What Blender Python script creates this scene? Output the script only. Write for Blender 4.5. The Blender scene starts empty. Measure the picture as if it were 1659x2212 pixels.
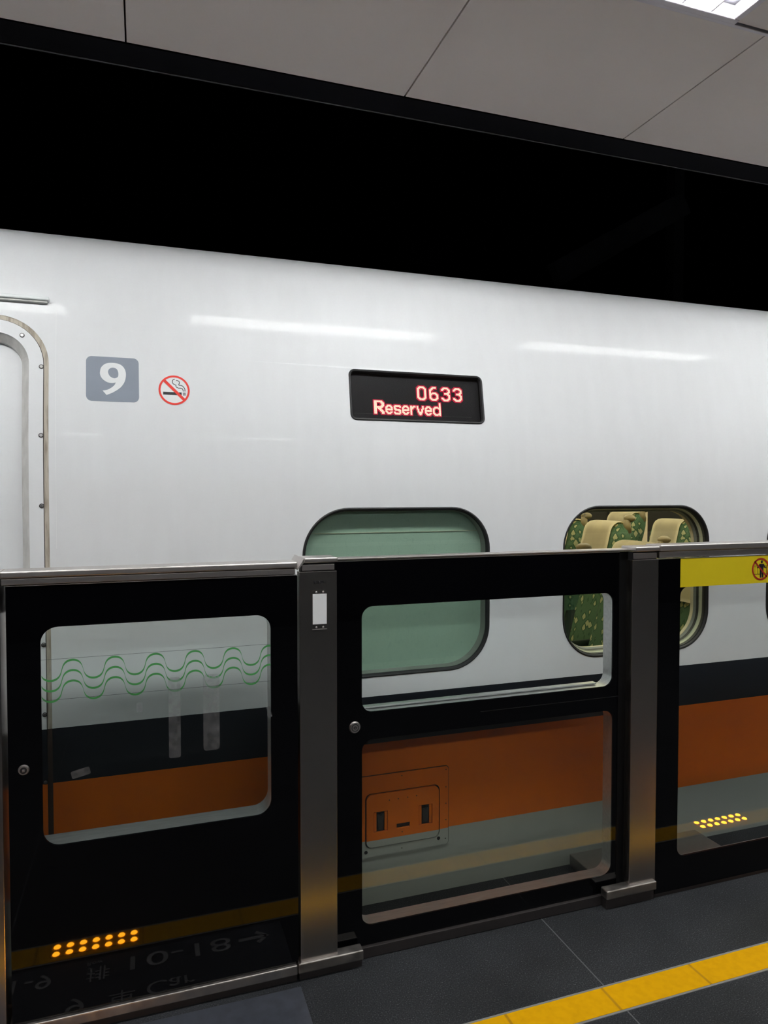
import bpy, bmesh, math, random
from mathutils import Vector, Matrix
from mathutils.geometry import tessellate_polygon
random.seed(7)
D = bpy.data
COL = bpy.context.scene.collection
PI = math.pi

# ------------------------------------------------------------------ camera
cam_d = D.cameras.new('camera'); cam = D.objects.new('camera', cam_d); COL.objects.link(cam)
cam_d.sensor_fit = 'VERTICAL'; cam_d.sensor_height = 36.0
cam_d.lens = 36.0 * 1520 / 2212
cam_d.clip_start = 0.02
yaw, pitch = math.radians(19.0), math.radians(1.76)
cam.location = (0, 0, 1.55)
fwd = Vector((math.sin(yaw) * math.cos(pitch), math.cos(yaw) * math.cos(pitch), -math.sin(pitch)))
cam.rotation_euler = fwd.to_track_quat('-Z', 'Y').to_euler()
bpy.context.scene.camera = cam

# ------------------------------------------------------------------ world, exposure
w = D.worlds.new('world'); bpy.context.scene.world = w; w.use_nodes = True
w.node_tree.nodes['Background'].inputs[0].default_value = (0.5, 0.55, 0.7, 1)
w.node_tree.nodes['Background'].inputs[1].default_value = 0.0006
vs = bpy.context.scene.view_settings
vs.view_transform = 'Standard'; vs.look = 'None'; vs.gamma = 1; vs.exposure = 0.0
vs.use_curve_mapping = False
LAMP_STRENGTH = 42.0         # ceiling louvre lamps over the platform
COACH_STRENGTH = 20.0        # lamps inside the coach
AMBER_STRENGTH = 45.0       # amber warning lights in the platform floor

# ------------------------------------------------------------------ materials
def srgb(r, g, b):
    f = lambda c: (c / 255 / 12.92) if c / 255 <= 0.04045 else ((c / 255 + 0.055) / 1.055) ** 2.4
    return (f(r), f(g), f(b), 1)
class NT:
    def __init__(s, name):
        s.m = D.materials.new(name); s.m.use_nodes = True; s.t = s.m.node_tree
        s.p = s.t.nodes['Principled BSDF']; s.out = s.t.nodes['Material Output']
    def n(s, kind, **kw):
        nd = s.t.nodes.new(kind)
        for k, v in kw.items():
            if k.startswith('i_'):
                key = k[2:]; nd.inputs[int(key) if key.isdigit() else key.replace('_', ' ')].default_value = v
            else: setattr(nd, k, v)
        return nd
    def l(s, a, b): s.t.links.new(a, b)
    def coord(s, scale=(1, 1, 1)):
        c = s.n('ShaderNodeTexCoord'); m = s.n('ShaderNodeMapping'); m.inputs['Scale'].default_value = scale
        s.l(c.outputs['Object'], m.inputs[0]); return m.outputs[0]
def mat(name, col, rough=0.5, metal=0.0, spec=0.5, coat=0.0, var=0.0, vscale=20, bump=0.0, stretch=(1, 1, 1), coat_rough=0.05, rvar=0.0):
    t = NT(name); p = t.p
    p.inputs['Base Color'].default_value = col; p.inputs['Roughness'].default_value = rough
    p.inputs['Metallic'].default_value = metal; p.inputs['Specular IOR Level'].default_value = spec
    p.inputs['Coat Weight'].default_value = coat; p.inputs['Coat Roughness'].default_value = coat_rough
    if var or bump or rvar:
        nz = t.n('ShaderNodeTexNoise', i_Scale=vscale, i_Detail=5.0); t.l(t.coord(stretch), nz.inputs['Vector'])
        if var:
            r = t.n('ShaderNodeMapRange', i_3=1 - var, i_4=1 + var); t.l(nz.outputs[0], r.inputs[0]); r.inputs[1].default_value = .3; r.inputs[2].default_value = .7
            mx = t.n('ShaderNodeVectorMath', operation='SCALE'); mx.inputs[0].default_value = col[:3]
            t.l(r.outputs[0], mx.inputs['Scale']); t.l(mx.outputs[0], p.inputs['Base Color'])
        if rvar:
            r = t.n('ShaderNodeMapRange', i_3=max(rough - rvar, 0), i_4=rough + rvar); t.l(nz.outputs[0], r.inputs[0]); r.inputs[1].default_value = .3; r.inputs[2].default_value = .7
            t.l(r.outputs[0], p.inputs['Roughness'])
        if bump:
            b = t.n('ShaderNodeBump', i_Strength=bump, i_Distance=0.002); t.l(nz.outputs[0], b.inputs['Height']); t.l(b.outputs[0], p.inputs['Normal'])
    return t.m
def emis(name, col, strength):
    t = NT(name); t.p.inputs['Base Color'].default_value = (0.02, 0.02, 0.02, 1)
    t.p.inputs['Emission Color'].default_value = col; t.p.inputs['Emission Strength'].default_value = strength
    return t.m
def glass(name, tint, refl=1.45):
    """sheet glass: clear with a tint, mirror reflection by Fresnel"""
    t = NT(name); t.t.nodes.remove(t.p)
    tr = t.n('ShaderNodeBsdfTransparent', i_Color=tint); gl = t.n('ShaderNodeBsdfGlossy', i_Roughness=0.02)
    fr = t.n('ShaderNodeFresnel', i_IOR=refl); mx = t.n('ShaderNodeMixShader')
    ge = t.n('ShaderNodeNewGeometry'); iv = t.n('ShaderNodeMath', operation='SUBTRACT', i_0=1.0); t.l(ge.outputs['Backfacing'], iv.inputs[1])
    mu = t.n('ShaderNodeMath', operation='MULTIPLY'); t.l(fr.outputs[0], mu.inputs[0]); t.l(iv.outputs[0], mu.inputs[1])
    t.l(mu.outputs[0], mx.inputs[0]); t.l(tr.outputs[0], mx.inputs[1]); t.l(gl.outputs[0], mx.inputs[2]); t.l(mx.outputs[0], t.out.inputs[0])
    return t.m

def paint_train():
    t = NT('coach_paint'); p = t.p
    c = t.n('ShaderNodeTexCoord'); sx = t.n('ShaderNodeSeparateXYZ'); t.l(c.outputs['Object'], sx.inputs[0])
    mr = t.n('ShaderNodeMapRange'); mr.inputs[1].default_value = 0; mr.inputs[2].default_value = 1; mr.inputs[3].default_value = 0; mr.inputs[4].default_value = 1
    t.l(sx.outputs[2], mr.inputs[0])
    cr = t.n('ShaderNodeValToRGB'); cr.color_ramp.interpolation = 'CONSTANT'
    e = cr.color_ramp.elements
    white = srgb(226, 229, 231); e[0].position = 0; e[0].color = srgb(168, 171, 165)
    e[1].position = 0.225; e[1].color = (0.68, 0.150, 0.008, 1)
    a = e.new(0.590); a.color = (0.010, 0.013, 0.019, 1)
    b = e.new(0.773); b.color = white
    t.l(mr.outputs[0], cr.inputs[0])
    # faint rain streaks and grime
    nz = t.n('ShaderNodeTexNoise', i_Scale=6.0, i_Detail=6.0); t.l(t.coord((3, 1, 0.6)), nz.inputs['Vector'])
    r = t.n('ShaderNodeMapRange', i_3=0.98, i_4=1.01); r.inputs[1].default_value = .3; r.inputs[2].default_value = .7; t.l(nz.outputs[0], r.inputs[0])
    mx = t.n('ShaderNodeVectorMath', operation='SCALE'); t.l(cr.outputs[0], mx.inputs[0]); t.l(r.outputs[0], mx.inputs['Scale'])
    # small horizontal scratches
    n2 = t.n('ShaderNodeTexNoise', i_Scale=9.0, i_Detail=3.0); t.l(t.coord((1.2, 1, 30)), n2.inputs['Vector'])
    g = t.n('ShaderNodeMapRange', i_3=0.0, i_4=0.35); g.inputs[1].default_value = .78; g.inputs[2].default_value = .84; t.l(n2.outputs[0], g.inputs[0])
    m2 = t.n('ShaderNodeMix', data_type='RGBA'); t.l(g.outputs[0], m2.inputs[0]); t.l(mx.outputs[0], m2.inputs[6]); m2.inputs[7].default_value = (0.3, 0.3, 0.3, 1)
    t.l(m2.outputs[2], p.inputs['Base Color'])
    p.inputs['Roughness'].default_value = 0.42; p.inputs['Specular IOR Level'].default_value = 0.25
    p.inputs['Coat Weight'].default_value = 0.16; p.inputs['Coat Roughness'].default_value = 0.025; p.inputs['Coat IOR'].default_value = 1.4
    bz = t.n('ShaderNodeTexNoise', i_Scale=2.5, i_Detail=1.0); t.l(t.coord(), bz.inputs['Vector'])
    b = t.n('ShaderNodeBump', i_Strength=0.12, i_Distance=0.004); t.l(bz.outputs[0], b.inputs['Height']); t.l(b.outputs[0], p.inputs['Coat Normal'])
    return t.m
def floor_mat():
    t = NT('dark_granite_tile'); p = t.p
    vec = t.coord()
    v = t.n('ShaderNodeTexNoise', i_Scale=230.0, i_Detail=3.0, i_Roughness=0.7); t.l(vec, v.inputs['Vector'])
    r = t.n('ShaderNodeValToRGB'); e = r.color_ramp.elements
    e[0].position = .38; e[0].color = (0.012, 0.013, 0.015, 1); e[1].position = .60; e[1].color = (0.029, 0.031, 0.034, 1)
    k = e.new(.72); k.color = (0.13, 0.135, 0.14, 1)
    t.l(v.outputs[0], r.inputs[0])
    n2 = t.n('ShaderNodeTexNoise', i_Scale=3.0, i_Detail=4.0); t.l(vec, n2.inputs['Vector'])
    s = t.n('ShaderNodeMapRange', i_3=.75, i_4=1.25); s.inputs[1].default_value = .3; s.inputs[2].default_value = .7; t.l(n2.outputs[0], s.inputs[0])
    mx = t.n('ShaderNodeVectorMath', operation='SCALE'); t.l(r.outputs[0], mx.inputs[0]); t.l(s.outputs[0], mx.inputs['Scale'])
    # joints: across the platform every 1.8 m, along it at y = -0.1, -1.0 ...
    sx = t.n('ShaderNodeSeparateXYZ'); t.l(vec, sx.inputs[0])
    def joint(sock, off, period, wdt):
        a = t.n('ShaderNodeMath', operation='SUBTRACT', i_1=off); t.l(sock, a.inputs[0])
        b = t.n('ShaderNodeMath', operation='PINGPONG', i_1=period / 2); t.l(a.outputs[0], b.inputs[0])
        c = t.n('ShaderNodeMath', operation='LESS_THAN', i_1=wdt); t.l(b.outputs[0], c.inputs[0]); return c.outputs[0]
    j1 = joint(sx.outputs[0], 1.353, 1.8, .0022); j2 = joint(sx.outputs[1], 0.9, 0.9, .0022)
    mxx = t.n('ShaderNodeMath', operation='MAXIMUM'); t.l(j1, mxx.inputs[0]); t.l(j2, mxx.inputs[1])
    m2 = t.n('ShaderNodeMix', data_type='RGBA'); t.l(mxx.outputs[0], m2.inputs[0]); t.l(mx.outputs[0], m2.inputs[6]); m2.inputs[7].default_value = (.10, .103, .107, 1)
    t.l(m2.outputs[2], p.inputs['Base Color']); p.inputs['Roughness'].default_value = .66; p.inputs['Specular IOR Level'].default_value = .16
    bp = t.n('ShaderNodeBump', i_Strength=.25, i_Distance=.001); t.l(v.outputs[0], bp.inputs['Height']); t.l(bp.outputs[0], p.inputs['Normal'])
    return t.m
def yellow_mat():
    t = NT('yellow_line_tile'); p = t.p
    vec = t.coord(); sx = t.n('ShaderNodeSeparateXYZ'); t.l(vec, sx.inputs[0])
    a = t.n('ShaderNodeMath', operation='SUBTRACT', i_1=1.0); t.l(sx.outputs[0], a.inputs[0])
    b = t.n('ShaderNodeMath', operation='PINGPONG', i_1=.337 / 2); t.l(a.outputs[0], b.inputs[0])
    c = t.n('ShaderNodeMapRange', i_3=1.0, i_4=0.0); c.inputs[1].default_value = .0025; c.inputs[2].default_value = .006; t.l(b.outputs[0], c.inputs[0])
    n = t.n('ShaderNodeTexNoise', i_Scale=40.0, i_Detail=6.0); t.l(vec, n.inputs['Vector'])
    cr = t.n('ShaderNodeValToRGB'); e = cr.color_ramp.elements
    e[0].position = .3; e[0].color = (.56, .285, .002, 1); e[1].position = .6; e[1].color = (.62, .32, .002, 1)
    t.l(n.outputs[0], cr.inputs[0])
    m = t.n('ShaderNodeMix', data_type='RGBA'); m.inputs[7].default_value = (.30, .15, .012, 1)
    k = t.n('ShaderNodeMath', operation='MULTIPLY', i_1=.7); t.l(c.outputs[0], k.inputs[0])
    t.l(k.outputs[0], m.inputs[0]); t.l(cr.outputs[0], m.inputs[6]); t.l(m.outputs[2], p.inputs['Base Color'])
    p.inputs['Roughness'].default_value = .6; p.inputs['Specular IOR Level'].default_value = .04
    return t.m
def seat_fabric():
    t = NT('green_leaf_fabric'); p = t.p
    vec = t.coord((1, 1, .8))
    v = t.n('ShaderNodeTexVoronoi', i_Scale=22.0, i_Randomness=.75); v.distance = 'MANHATTAN'; t.l(vec, v.inputs['Vector'])
    r = t.n('ShaderNodeValToRGB'); r.color_ramp.interpolation = 'CONSTANT'; e = r.color_ramp.elements
    e[0].position = 0; e[0].color = (.40, .40, .22, 1); e[1].position = .48; e[1].color = (.050, .105, .055, 1)
    k = e.new(.70); k.color = (.085, .155, .085, 1)
    t.l(v.outputs['Distance'], r.inputs[0]); t.l(r.outputs[0], p.inputs['Base Color'])
    p.inputs['Roughness'].default_value = .9; p.inputs['Specular IOR Level'].default_value = .2
    return t.m
def blind_mat():
    t = NT('teal_blind'); p = t.p
    n = t.n('ShaderNodeTexNoise', i_Scale=14.0, i_Detail=4.0, i_Distortion=3.0); t.l(t.coord((1.6, 1, .7)), n.inputs['Vector'])
    a = t.n('ShaderNodeMath', operation='SUBTRACT', i_1=.5); t.l(n.outputs[0], a.inputs[0])
    b = t.n('ShaderNodeMath', operation='ABSOLUTE'); t.l(a.outputs[0], b.inputs[0])
    r = t.n('ShaderNodeValToRGB'); e = r.color_ramp.elements
    e[0].position = 0; e[0].color = (.36, .47, .41, 1); e[1].position = .012; e[1].color = (.43, .55, .475, 1)
    t.l(b.outputs[0], r.inputs[0]); t.l(r.outputs[0], p.inputs['Base Color']); p.inputs['Roughness'].default_value = .5
    return t.m

def seal_mat():
    t = NT('door_seal_rubber'); p = t.p
    c = t.n('ShaderNodeTexCoord'); sx = t.n('ShaderNodeSeparateXYZ'); t.l(c.outputs['Object'], sx.inputs[0])
    g = t.n('ShaderNodeMath', operation='GREATER_THAN', i_1=.773); t.l(sx.outputs[2], g.inputs[0])
    n = t.n('ShaderNodeTexNoise', i_Scale=16.0, i_Detail=5.0); t.l(t.coord((6, 1, .8)), n.inputs['Vector'])
    r = t.n('ShaderNodeValToRGB'); e = r.color_ramp.elements; e[0].position = .35; e[0].color = srgb(150, 141, 126); e[1].position = .55; e[1].color = srgb(184, 177, 162); t.l(n.outputs[0], r.inputs[0])
    m = t.n('ShaderNodeMix', data_type='RGBA'); m.inputs[6].default_value = (.05, .028, .018, 1); t.l(g.outputs[0], m.inputs[0]); t.l(r.outputs[0], m.inputs[7])
    t.l(m.outputs[2], p.inputs['Base Color']); p.inputs['Roughness'].default_value = .7
    return t.m
def smear_mat():
    t = NT('faint_glue_residue'); t.t.nodes.remove(t.p)
    tr = t.n('ShaderNodeBsdfTransparent'); df = t.n('ShaderNodeBsdfDiffuse', i_Color=(.35, .36, .37, 1)); mx = t.n('ShaderNodeMixShader')
    n = t.n('ShaderNodeTexNoise', i_Scale=70.0, i_Detail=5.0); t.l(t.coord(), n.inputs['Vector'])
    r = t.n('ShaderNodeMapRange', i_3=.05, i_4=.16); r.inputs[1].default_value = .3; r.inputs[2].default_value = .7; t.l(n.outputs[0], r.inputs[0])
    t.l(r.outputs[0], mx.inputs[0]); t.l(tr.outputs[0], mx.inputs[1]); t.l(df.outputs[0], mx.inputs[2]); t.l(mx.outputs[0], t.out.inputs[0])
    return t.m
M = dict(seal=seal_mat(), smear=smear_mat(),
    paint=paint_train(), floor=floor_mat(), yellow=yellow_mat(), fabric=seat_fabric(), blind=blind_mat(),
    doorwhite=mat('door_white', srgb(222, 228, 229), .4, coat=.4, var=.02, vscale=4),
    doorgrime=mat('door_bevel', srgb(196, 196, 193), .55, var=.12, vscale=60, stretch=(1, 1, .3)),
    rubber=mat('black_rubber', (.010, .010, .011, 1), .55, var=.2),
    darkedge=mat('dark_edge', (.03, .028, .026, 1), .5, var=.2),
    screwm=mat('screw_steel', (.55, .55, .55, 1), .3, 1.0, rvar=.08),
    plate9=mat('slate_grey_vinyl', srgb(133, 142, 154), .45, coat=.3, var=.02),
    white_v=mat('white_vinyl', srgb(232, 235, 236), .45, var=.02),
    red_v=mat('red_vinyl', srgb(225, 52, 40), .45, var=.03),
    black_v=mat('black_vinyl', (.012, .012, .016, 1), .45, var=.1),
    dred_v=mat('dark_red_vinyl', srgb(150, 28, 20), .5, var=.05),
    yellow_v=mat('yellow_vinyl', (.66, .53, .012, 1), .35, coat=.3, var=.03, vscale=6),
    steel=mat('brushed_stainless', (.42, .39, .37, 1), .27, 1.0, var=.025, vscale=18),
    steel_h=mat('brushed_cap_steel', (.68, .64, .62, 1), .36, 1.0, var=.02),
    steel_d=mat('worn_plinth_steel', (.36, .34, .32, 1), .42, 1.0, var=.1, vscale=40, rvar=.1),
    alu=mat('mill_aluminium', (.62, .62, .62, 1), .40, .9, var=.1, vscale=30, stretch=(.4, 3, 3)),
    frit=mat('black_printed_glass', (.0016, .0016, .0022, 1), .03, 0, spec=.32, var=.15),
    blackmetal=mat('black_metal', (.010, .010, .011, 1), .4, 0, spec=.4, var=.15),
    kick=mat('dark_kick_and_shadow_gap', (.016, .013, .013, 1), .6, var=.2),
    pane=glass('fence_glass', (.865, .90, .885, 1), 1.7), pane_dark=glass('gate_lower_glass', (.90, .915, .89, 1), 1.95), pane_light=glass('light_fence_glass', (.88, .90, .895, 1), 1.7), pane_clear=glass('clear_fence_glass', (.93, .95, .945, 1), 1.5),
    wglass=glass('coach_glass', (.90, .94, .91, 1), 1.45), dglass=glass('display_glass', (.8, .8, .8, 1), 1.45),
    green=mat('green_print', (.06, .30, .08, 1), .5, var=.05), hair=mat('grey_film_edge', (.06, .07, .07, 1), .5, var=.1),
    tapegrey=mat('grey_glue_residue', (.10, .105, .11, 1), .7, var=.4, vscale=60),
    ceil=mat('ceiling_panel', (.72, .675, .65, 1), .55, spec=.3, var=.02, vscale=2.0),
    joint=mat('joint_backing', (.035, .03, .03, 1), .8, var=.1),
    blackpaint=mat('black_paint', (.003, .003, .005, 1), .85, spec=.1, var=.2),
    darksteel=mat('dark_beam_steel', (.06, .06, .065, 1), .6, var=.2, vscale=12),
    plate=mat('floor_vinyl_plate', (.032, .036, .046, 1), .45, spec=.3, var=.2, vscale=26),
    ftext=mat('floor_lettering', (.33, .33, .34, 1), .5, var=.05),
    lampframe=mat('lamp_white_frame', (.62, .60, .66, 1), .4, var=.03),
    reflector=mat('lamp_reflector', (.85, .85, .88, 1), .25, .5, var=.02),
    lamp=emis('lamp_tube', (.993, 1.0, .985, 1), LAMP_STRENGTH),
    coachlamp=emis('coach_lamp', (1.0, .90, .70, 1), COACH_STRENGTH),
    amber=emis('amber_light', (1.0, .36, .012, 1), AMBER_STRENGTH),
    ledcore=emis('led_core', (1.0, .66, .48, 1), 2.7), ledhalo=emis('led_halo', (1.0, .0, .07, 1), .85),
    screen=mat('display_screen', (.012, .011, .014, 1), .55, var=.3, vscale=300),
    cream=mat('coach_lining', (.62, .52, .36, 1), .6, var=.04), coachfloor=mat('coach_floor', (.05, .045, .04, 1), .7, var=.1),
    innerframe=mat('inner_window_trim', (.50, .47, .36, 1), .5, var=.04), innergrey=mat('inner_grey_trim', (.20, .20, .19, 1), .5, var=.05),
    cover=mat('cream_seat_cover', (.80, .71, .49, 1), .85, var=.06, vscale=10), grip=mat('olive_grip', (.25, .20, .10, 1), .5, var=.05),
    armplastic=mat('dark_green_trim', (.018, .035, .022, 1), .6, var=.1), night=mat('night_pane', (.012, .014, .015, 1), .1, var=.1),
)

# ------------------------------------------------------------------ mesh helpers
def link(name, bm, m, parent=None, smooth=False):
    bmesh.ops.recalc_face_normals(bm, faces=bm.faces[:])
    me = D.meshes.new(name); bm.to_mesh(me); bm.free()
    ob = D.objects.new(name, me); COL.objects.link(ob)
    for mm in (m if isinstance(m, list) else [m]): me.materials.append(M[mm])
    if smooth:
        for p in me.polygons: p.use_smooth = True
    if parent: ob.parent = parent
    return ob
def empty(name, label, cat, loc=(0, 0, 0), group=None):
    o = D.objects.new(name, None); COL.objects.link(o); o.empty_display_size = .05
    o.location = loc; o['label'] = label; o['category'] = cat
    if group: o['group'] = group
    return o
def tag(o, label, cat, group=None):
    o['label'] = label; o['category'] = cat
    if group: o['group'] = group
    return o
def structure(o, label=None, cat=None):
    o['kind'] = 'structure'
    if label: o['label'] = label
    if cat: o['category'] = cat
    return o
def keep(o, parent):
    """parent to an empty that sits at its thing's base, keeping world coordinates"""
    o.parent = parent; o.matrix_parent_inverse = Matrix.Translation(-Vector(parent.location)); return o
def box_bm(x0, x1, y0, y1, z0, z1, bev=0.0, bm=None, seg=2):
    own = bm is None
    b = bmesh.new()
    r = bmesh.ops.create_cube(b, size=1)
    bmesh.ops.scale(b, vec=(abs(x1 - x0), abs(y1 - y0), abs(z1 - z0)), verts=b.verts[:])
    bmesh.ops.translate(b, vec=((x0 + x1) / 2, (y0 + y1) / 2, (z0 + z1) / 2), verts=b.verts[:])
    if bev: bmesh.ops.bevel(b, geom=b.edges[:], offset=bev, segments=seg, affect='EDGES', profile=.5)
    if own: return b
    me = D.meshes.new('t'); b.to_mesh(me); b.free(); bm.from_mesh(me); D.meshes.remove(me); return bm
def boxo(name, m, x0, x1, y0, y1, z0, z1, bev=0.0, parent=None):
    o = link(name, box_bm(x0, x1, y0, y1, z0, z1, bev), m)
    return keep(o, parent) if parent else o
def rr(x0, x1, z0, z1, r, n=8):
    """rounded rectangle loop, counter-clockwise, (x, z) points"""
    rs = r if isinstance(r, (tuple, list)) else (r,) * 4
    out = []
    for (cx, cz, a0, q) in ((x1 - rs[0], z0 + rs[0], -90, rs[0]), (x1 - rs[1], z1 - rs[1], 0, rs[1]), (x0 + rs[2], z1 - rs[2], 90, rs[2]), (x0 + rs[3], z0 + rs[3], 180, rs[3])):
        for i in range(n + 1):
            a = math.radians(a0 + 90 * i / n); out.append((cx + q * math.cos(a), cz + q * math.sin(a)))
    return out
def ell(cx, cz, rx, rz=None, n=40):
    rz = rz or rx
    return [(cx + rx * math.cos(2 * PI * i / n), cz + rz * math.sin(2 * PI * i / n)) for i in range(n)]
def fill_bm(outer, holes=(), y=0.0):
    bm = bmesh.new(); loops = [outer] + list(holes); flat = []
    for lp in loops: flat += [bm.verts.new((a, y, b)) for a, b in lp]
    for tri in tessellate_polygon([[Vector((a, b, 0)) for a, b in lp] for lp in loops]):
        if len(set(tri)) == 3:
            try: bm.faces.new([flat[i] for i in tri])
            except ValueError: pass
    return bm
def plate_bm(outer, holes=(), yf=0.0, yb=0.01):
    """solid plate with holes, faces at yf (towards the platform) and yb"""
    bm = fill_bm(outer, holes, yf)
    r = bmesh.ops.extrude_face_region(bm, geom=bm.faces[:])
    bmesh.ops.translate(bm, vec=(0, yb - yf, 0), verts=[v for v in r['geom'] if isinstance(v, bmesh.types.BMVert)])
    return bm
def merge(dst, src):
    me = D.meshes.new('t'); src.to_mesh(me); src.free(); dst.from_mesh(me); D.meshes.remove(me); return dst
def reveal_bm(loop, y0, y1, t=.004):
    """tube wall that lines an opening"""
    bm = bmesh.new(); n = len(loop)
    cx = sum(p[0] for p in loop) / n; cz = sum(p[1] for p in loop) / n
    def grow(p):
        d = Vector((p[0] - cx, p[1] - cz)); L = d.length
        return (p[0] + d.x / L * t, p[1] + d.y / L * t)
    R = []
    for (lp, y) in ((loop, y0), (loop, y1), ([grow(p) for p in loop], y1), ([grow(p) for p in loop], y0)):
        R.append([bm.verts.new((a, y, b)) for a, b in lp])
    for k in range(4):
        A, B = R[k], R[(k + 1) % 4]
        for i in range(n): bm.faces.new((A[i], A[(i + 1) % n], B[(i + 1) % n], B[i]))
    return bm
def cyl_bm(x, y0, y1, z, r, n=24, r2=None):
    bm = bmesh.new(); r2 = r if r2 is None else r2
    a = [bm.verts.new((x + r2 * math.cos(2 * PI * i / n), y0, z + r2 * math.sin(2 * PI * i / n))) for i in range(n)]
    b = [bm.verts.new((x + r * math.cos(2 * PI * i / n), y1, z + r * math.sin(2 * PI * i / n))) for i in range(n)]
    bm.faces.new(a); bm.faces.new(b)
    for i in range(n): bm.faces.new((a[i], a[(i + 1) % n], b[(i + 1) % n], b[i]))
    return bm
def catmull(pts, n=6, closed=True):
    out = []; L = len(pts)
    rng = range(L) if closed else range(L - 1)
    g = (lambda i: pts[i % L]) if closed else (lambda i: pts[max(0, min(L - 1, i))])
    for i in rng:
        p0, p1, p2, p3 = g(i - 1), g(i), g(i + 1), g(i + 2)
        for k in range(n):
            t = k / n
            out.append(tuple(.5 * (2 * b + (c - a) * t + (2 * a - 5 * b + 4 * c - d) * t * t + (-a + 3 * b - 3 * c + d) * t ** 3) for a, b, c, d in zip(p0, p1, p2, p3)))
    if not closed: out.append(pts[-1])
    return out
def ribbon(pts, wd):
    """constant-width stroke outline of an open polyline in (x, z)"""
    L, Rr = [], []
    for i, p in enumerate(pts):
        a = Vector(pts[max(0, i - 1)]); b = Vector(pts[min(len(pts) - 1, i + 1)])
        d = (b - a).normalized(); nrm = Vector((-d.y, d.x)) * wd / 2
        L.append((p[0] + nrm.x, p[1] + nrm.y)); Rr.append((p[0] - nrm.x, p[1] - nrm.y))
    return L + Rr[::-1]
def strip_bm(pts, wd, y, bm=None, t=.0004):
    bm = bm or bmesh.new(); L, R2 = [], []
    lp = ribbon(pts, wd); n = len(pts); L = lp[:n]; Rr = lp[n:][::-1]
    A = [bm.verts.new((p[0], y, p[1])) for p in L]; B = [bm.verts.new((p[0], y, p[1])) for p in Rr]
    for i in range(n - 1): bm.faces.new((A[i], A[i + 1], B[i + 1], B[i]))
    return bm
def text_bm(s, size, mtx, align='CENTER', offset=0.0, extrude=0.0003, sx=1.0):
    cu = D.curves.new('t', 'FONT'); cu.body = s; cu.size = size; cu.align_x = align; cu.offset = offset; cu.extrude = extrude
    ob = D.objects.new('t', cu); COL.objects.link(ob)
    dg = bpy.context.evaluated_depsgraph_get(); dg.update()
    me = D.meshes.new_from_object(ob.evaluated_get(dg)); me.transform(mtx @ Matrix.Diagonal((sx, 1, 1, 1)))
    bm = bmesh.new(); bm.from_mesh(me); D.meshes.remove(me); D.objects.remove(ob); D.curves.remove(cu)
    return bm
UP = Matrix.Rotation(PI / 2, 4, 'X')     # text standing in the x-z plane, read from -y

# ------------------------------------------------------------------ the setting
FX0, FX1 = -4.0, 9.0
structure(boxo('floor', 'floor', FX0, FX1, -3.6, 2.465, -.25, 0))
structure(boxo('wall_back', 'blackpaint', FX0, FX1, -3.75, -3.6, -.25, 3.2))
structure(boxo('wall_left', 'blackpaint', FX0 - .15, FX0, -3.75, 6.9, -1.6, 5.5))
structure(boxo('wall_right', 'blackpaint', FX1, FX1 + .15, -3.75, 6.9, -1.6, 5.5))
structure(boxo('wall_far', 'blackpaint', FX0, FX1, 6.9, 7.05, -1.6, 5.5))
structure(boxo('trim_1', 'blackpaint', FX0, FX1, 2.465, 6.9, -1.6, -1.5))           # track bed
LAMPS = [(-3.8 + 2 * k, -2.3 + 2 * k) for k in range(7)]
def lamp_holes(y0, y1): return [(a, b, y0, y1) for a, b in LAMPS]
ROWS = [(1.42, 1.70), (-2.1, -1.82)]
CZ = 2.96
cb = bmesh.new()
def cpatch(x0, x1, y0, y1):
    if x1 - x0 > 1e-4 and y1 - y0 > 1e-4: box_bm(x0, x1, y0, y1, CZ, CZ + .03, 0, cb)
ys = [(-3.6, ROWS[1][0]), (ROWS[1][1], ROWS[0][0])]
for a, b in ys: cpatch(FX0, FX1, a, b)
for (ya, yb) in ROWS:
    xs = [FX0] + [v for ab in LAMPS for v in ab] + [FX1]
    for i in range(0, len(xs), 2): cpatch(xs[i], xs[i + 1], ya, yb)
# front band of ceiling panels between the lamp row and the track edge, with open joints
px_ = [-4.0] + [(-.033 + .938 * k) for k in range(-4, 10)] + [9.0]
px_ = sorted(set(round(v, 4) for v in px_ if FX0 <= v <= FX1))
for i in range(len(px_) - 1): cpatch(px_[i] + .0028, px_[i + 1] - .0028, ROWS[0][1] + .022, 2.4)
structure(link('ceiling', cb, 'ceil'))
jb = box_bm(FX0, FX1, -3.6, 2.4, CZ + .045, CZ + .075)
structure(link('trim_2', jb, 'joint'))                                              # dark back plane over the joints
structure(boxo('trim_3', 'blackpaint', FX0, FX1, 2.402, 2.52, CZ - .004, CZ + .2))     # black soffit edge
structure(boxo('trim_4', 'darksteel', FX0, FX1, 2.52, 2.528, CZ - .006, CZ + .19))    # thin lip of the soffit
structure(boxo('trim_5', 'blackpaint', FX0, FX1, 2.4, 6.9, 5.3, 5.5))                  # tunnel roof
structure(boxo('trim_6', 'blackpaint', FX0, FX1, 2.3, 2.4, CZ + .08, 5.3))

# yellow line set in the platform floor
yl = empty('yellow_safety_line', 'yellow safety line laid along the dark platform floor', 'safety line', (1.5, 1.757, 0))
keep(link('line_tiles', box_bm(FX0, FX1, 1.708, 1.806, -.004, .0025), 'yellow'), yl)
for y0, y1 in ((1.701, 1.7075), (1.8065, 1.813)):
    keep(link('edge_strip', box_bm(FX0, FX1, y0, y1, -.004, .0022), 'innergrey'), yl)

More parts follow.
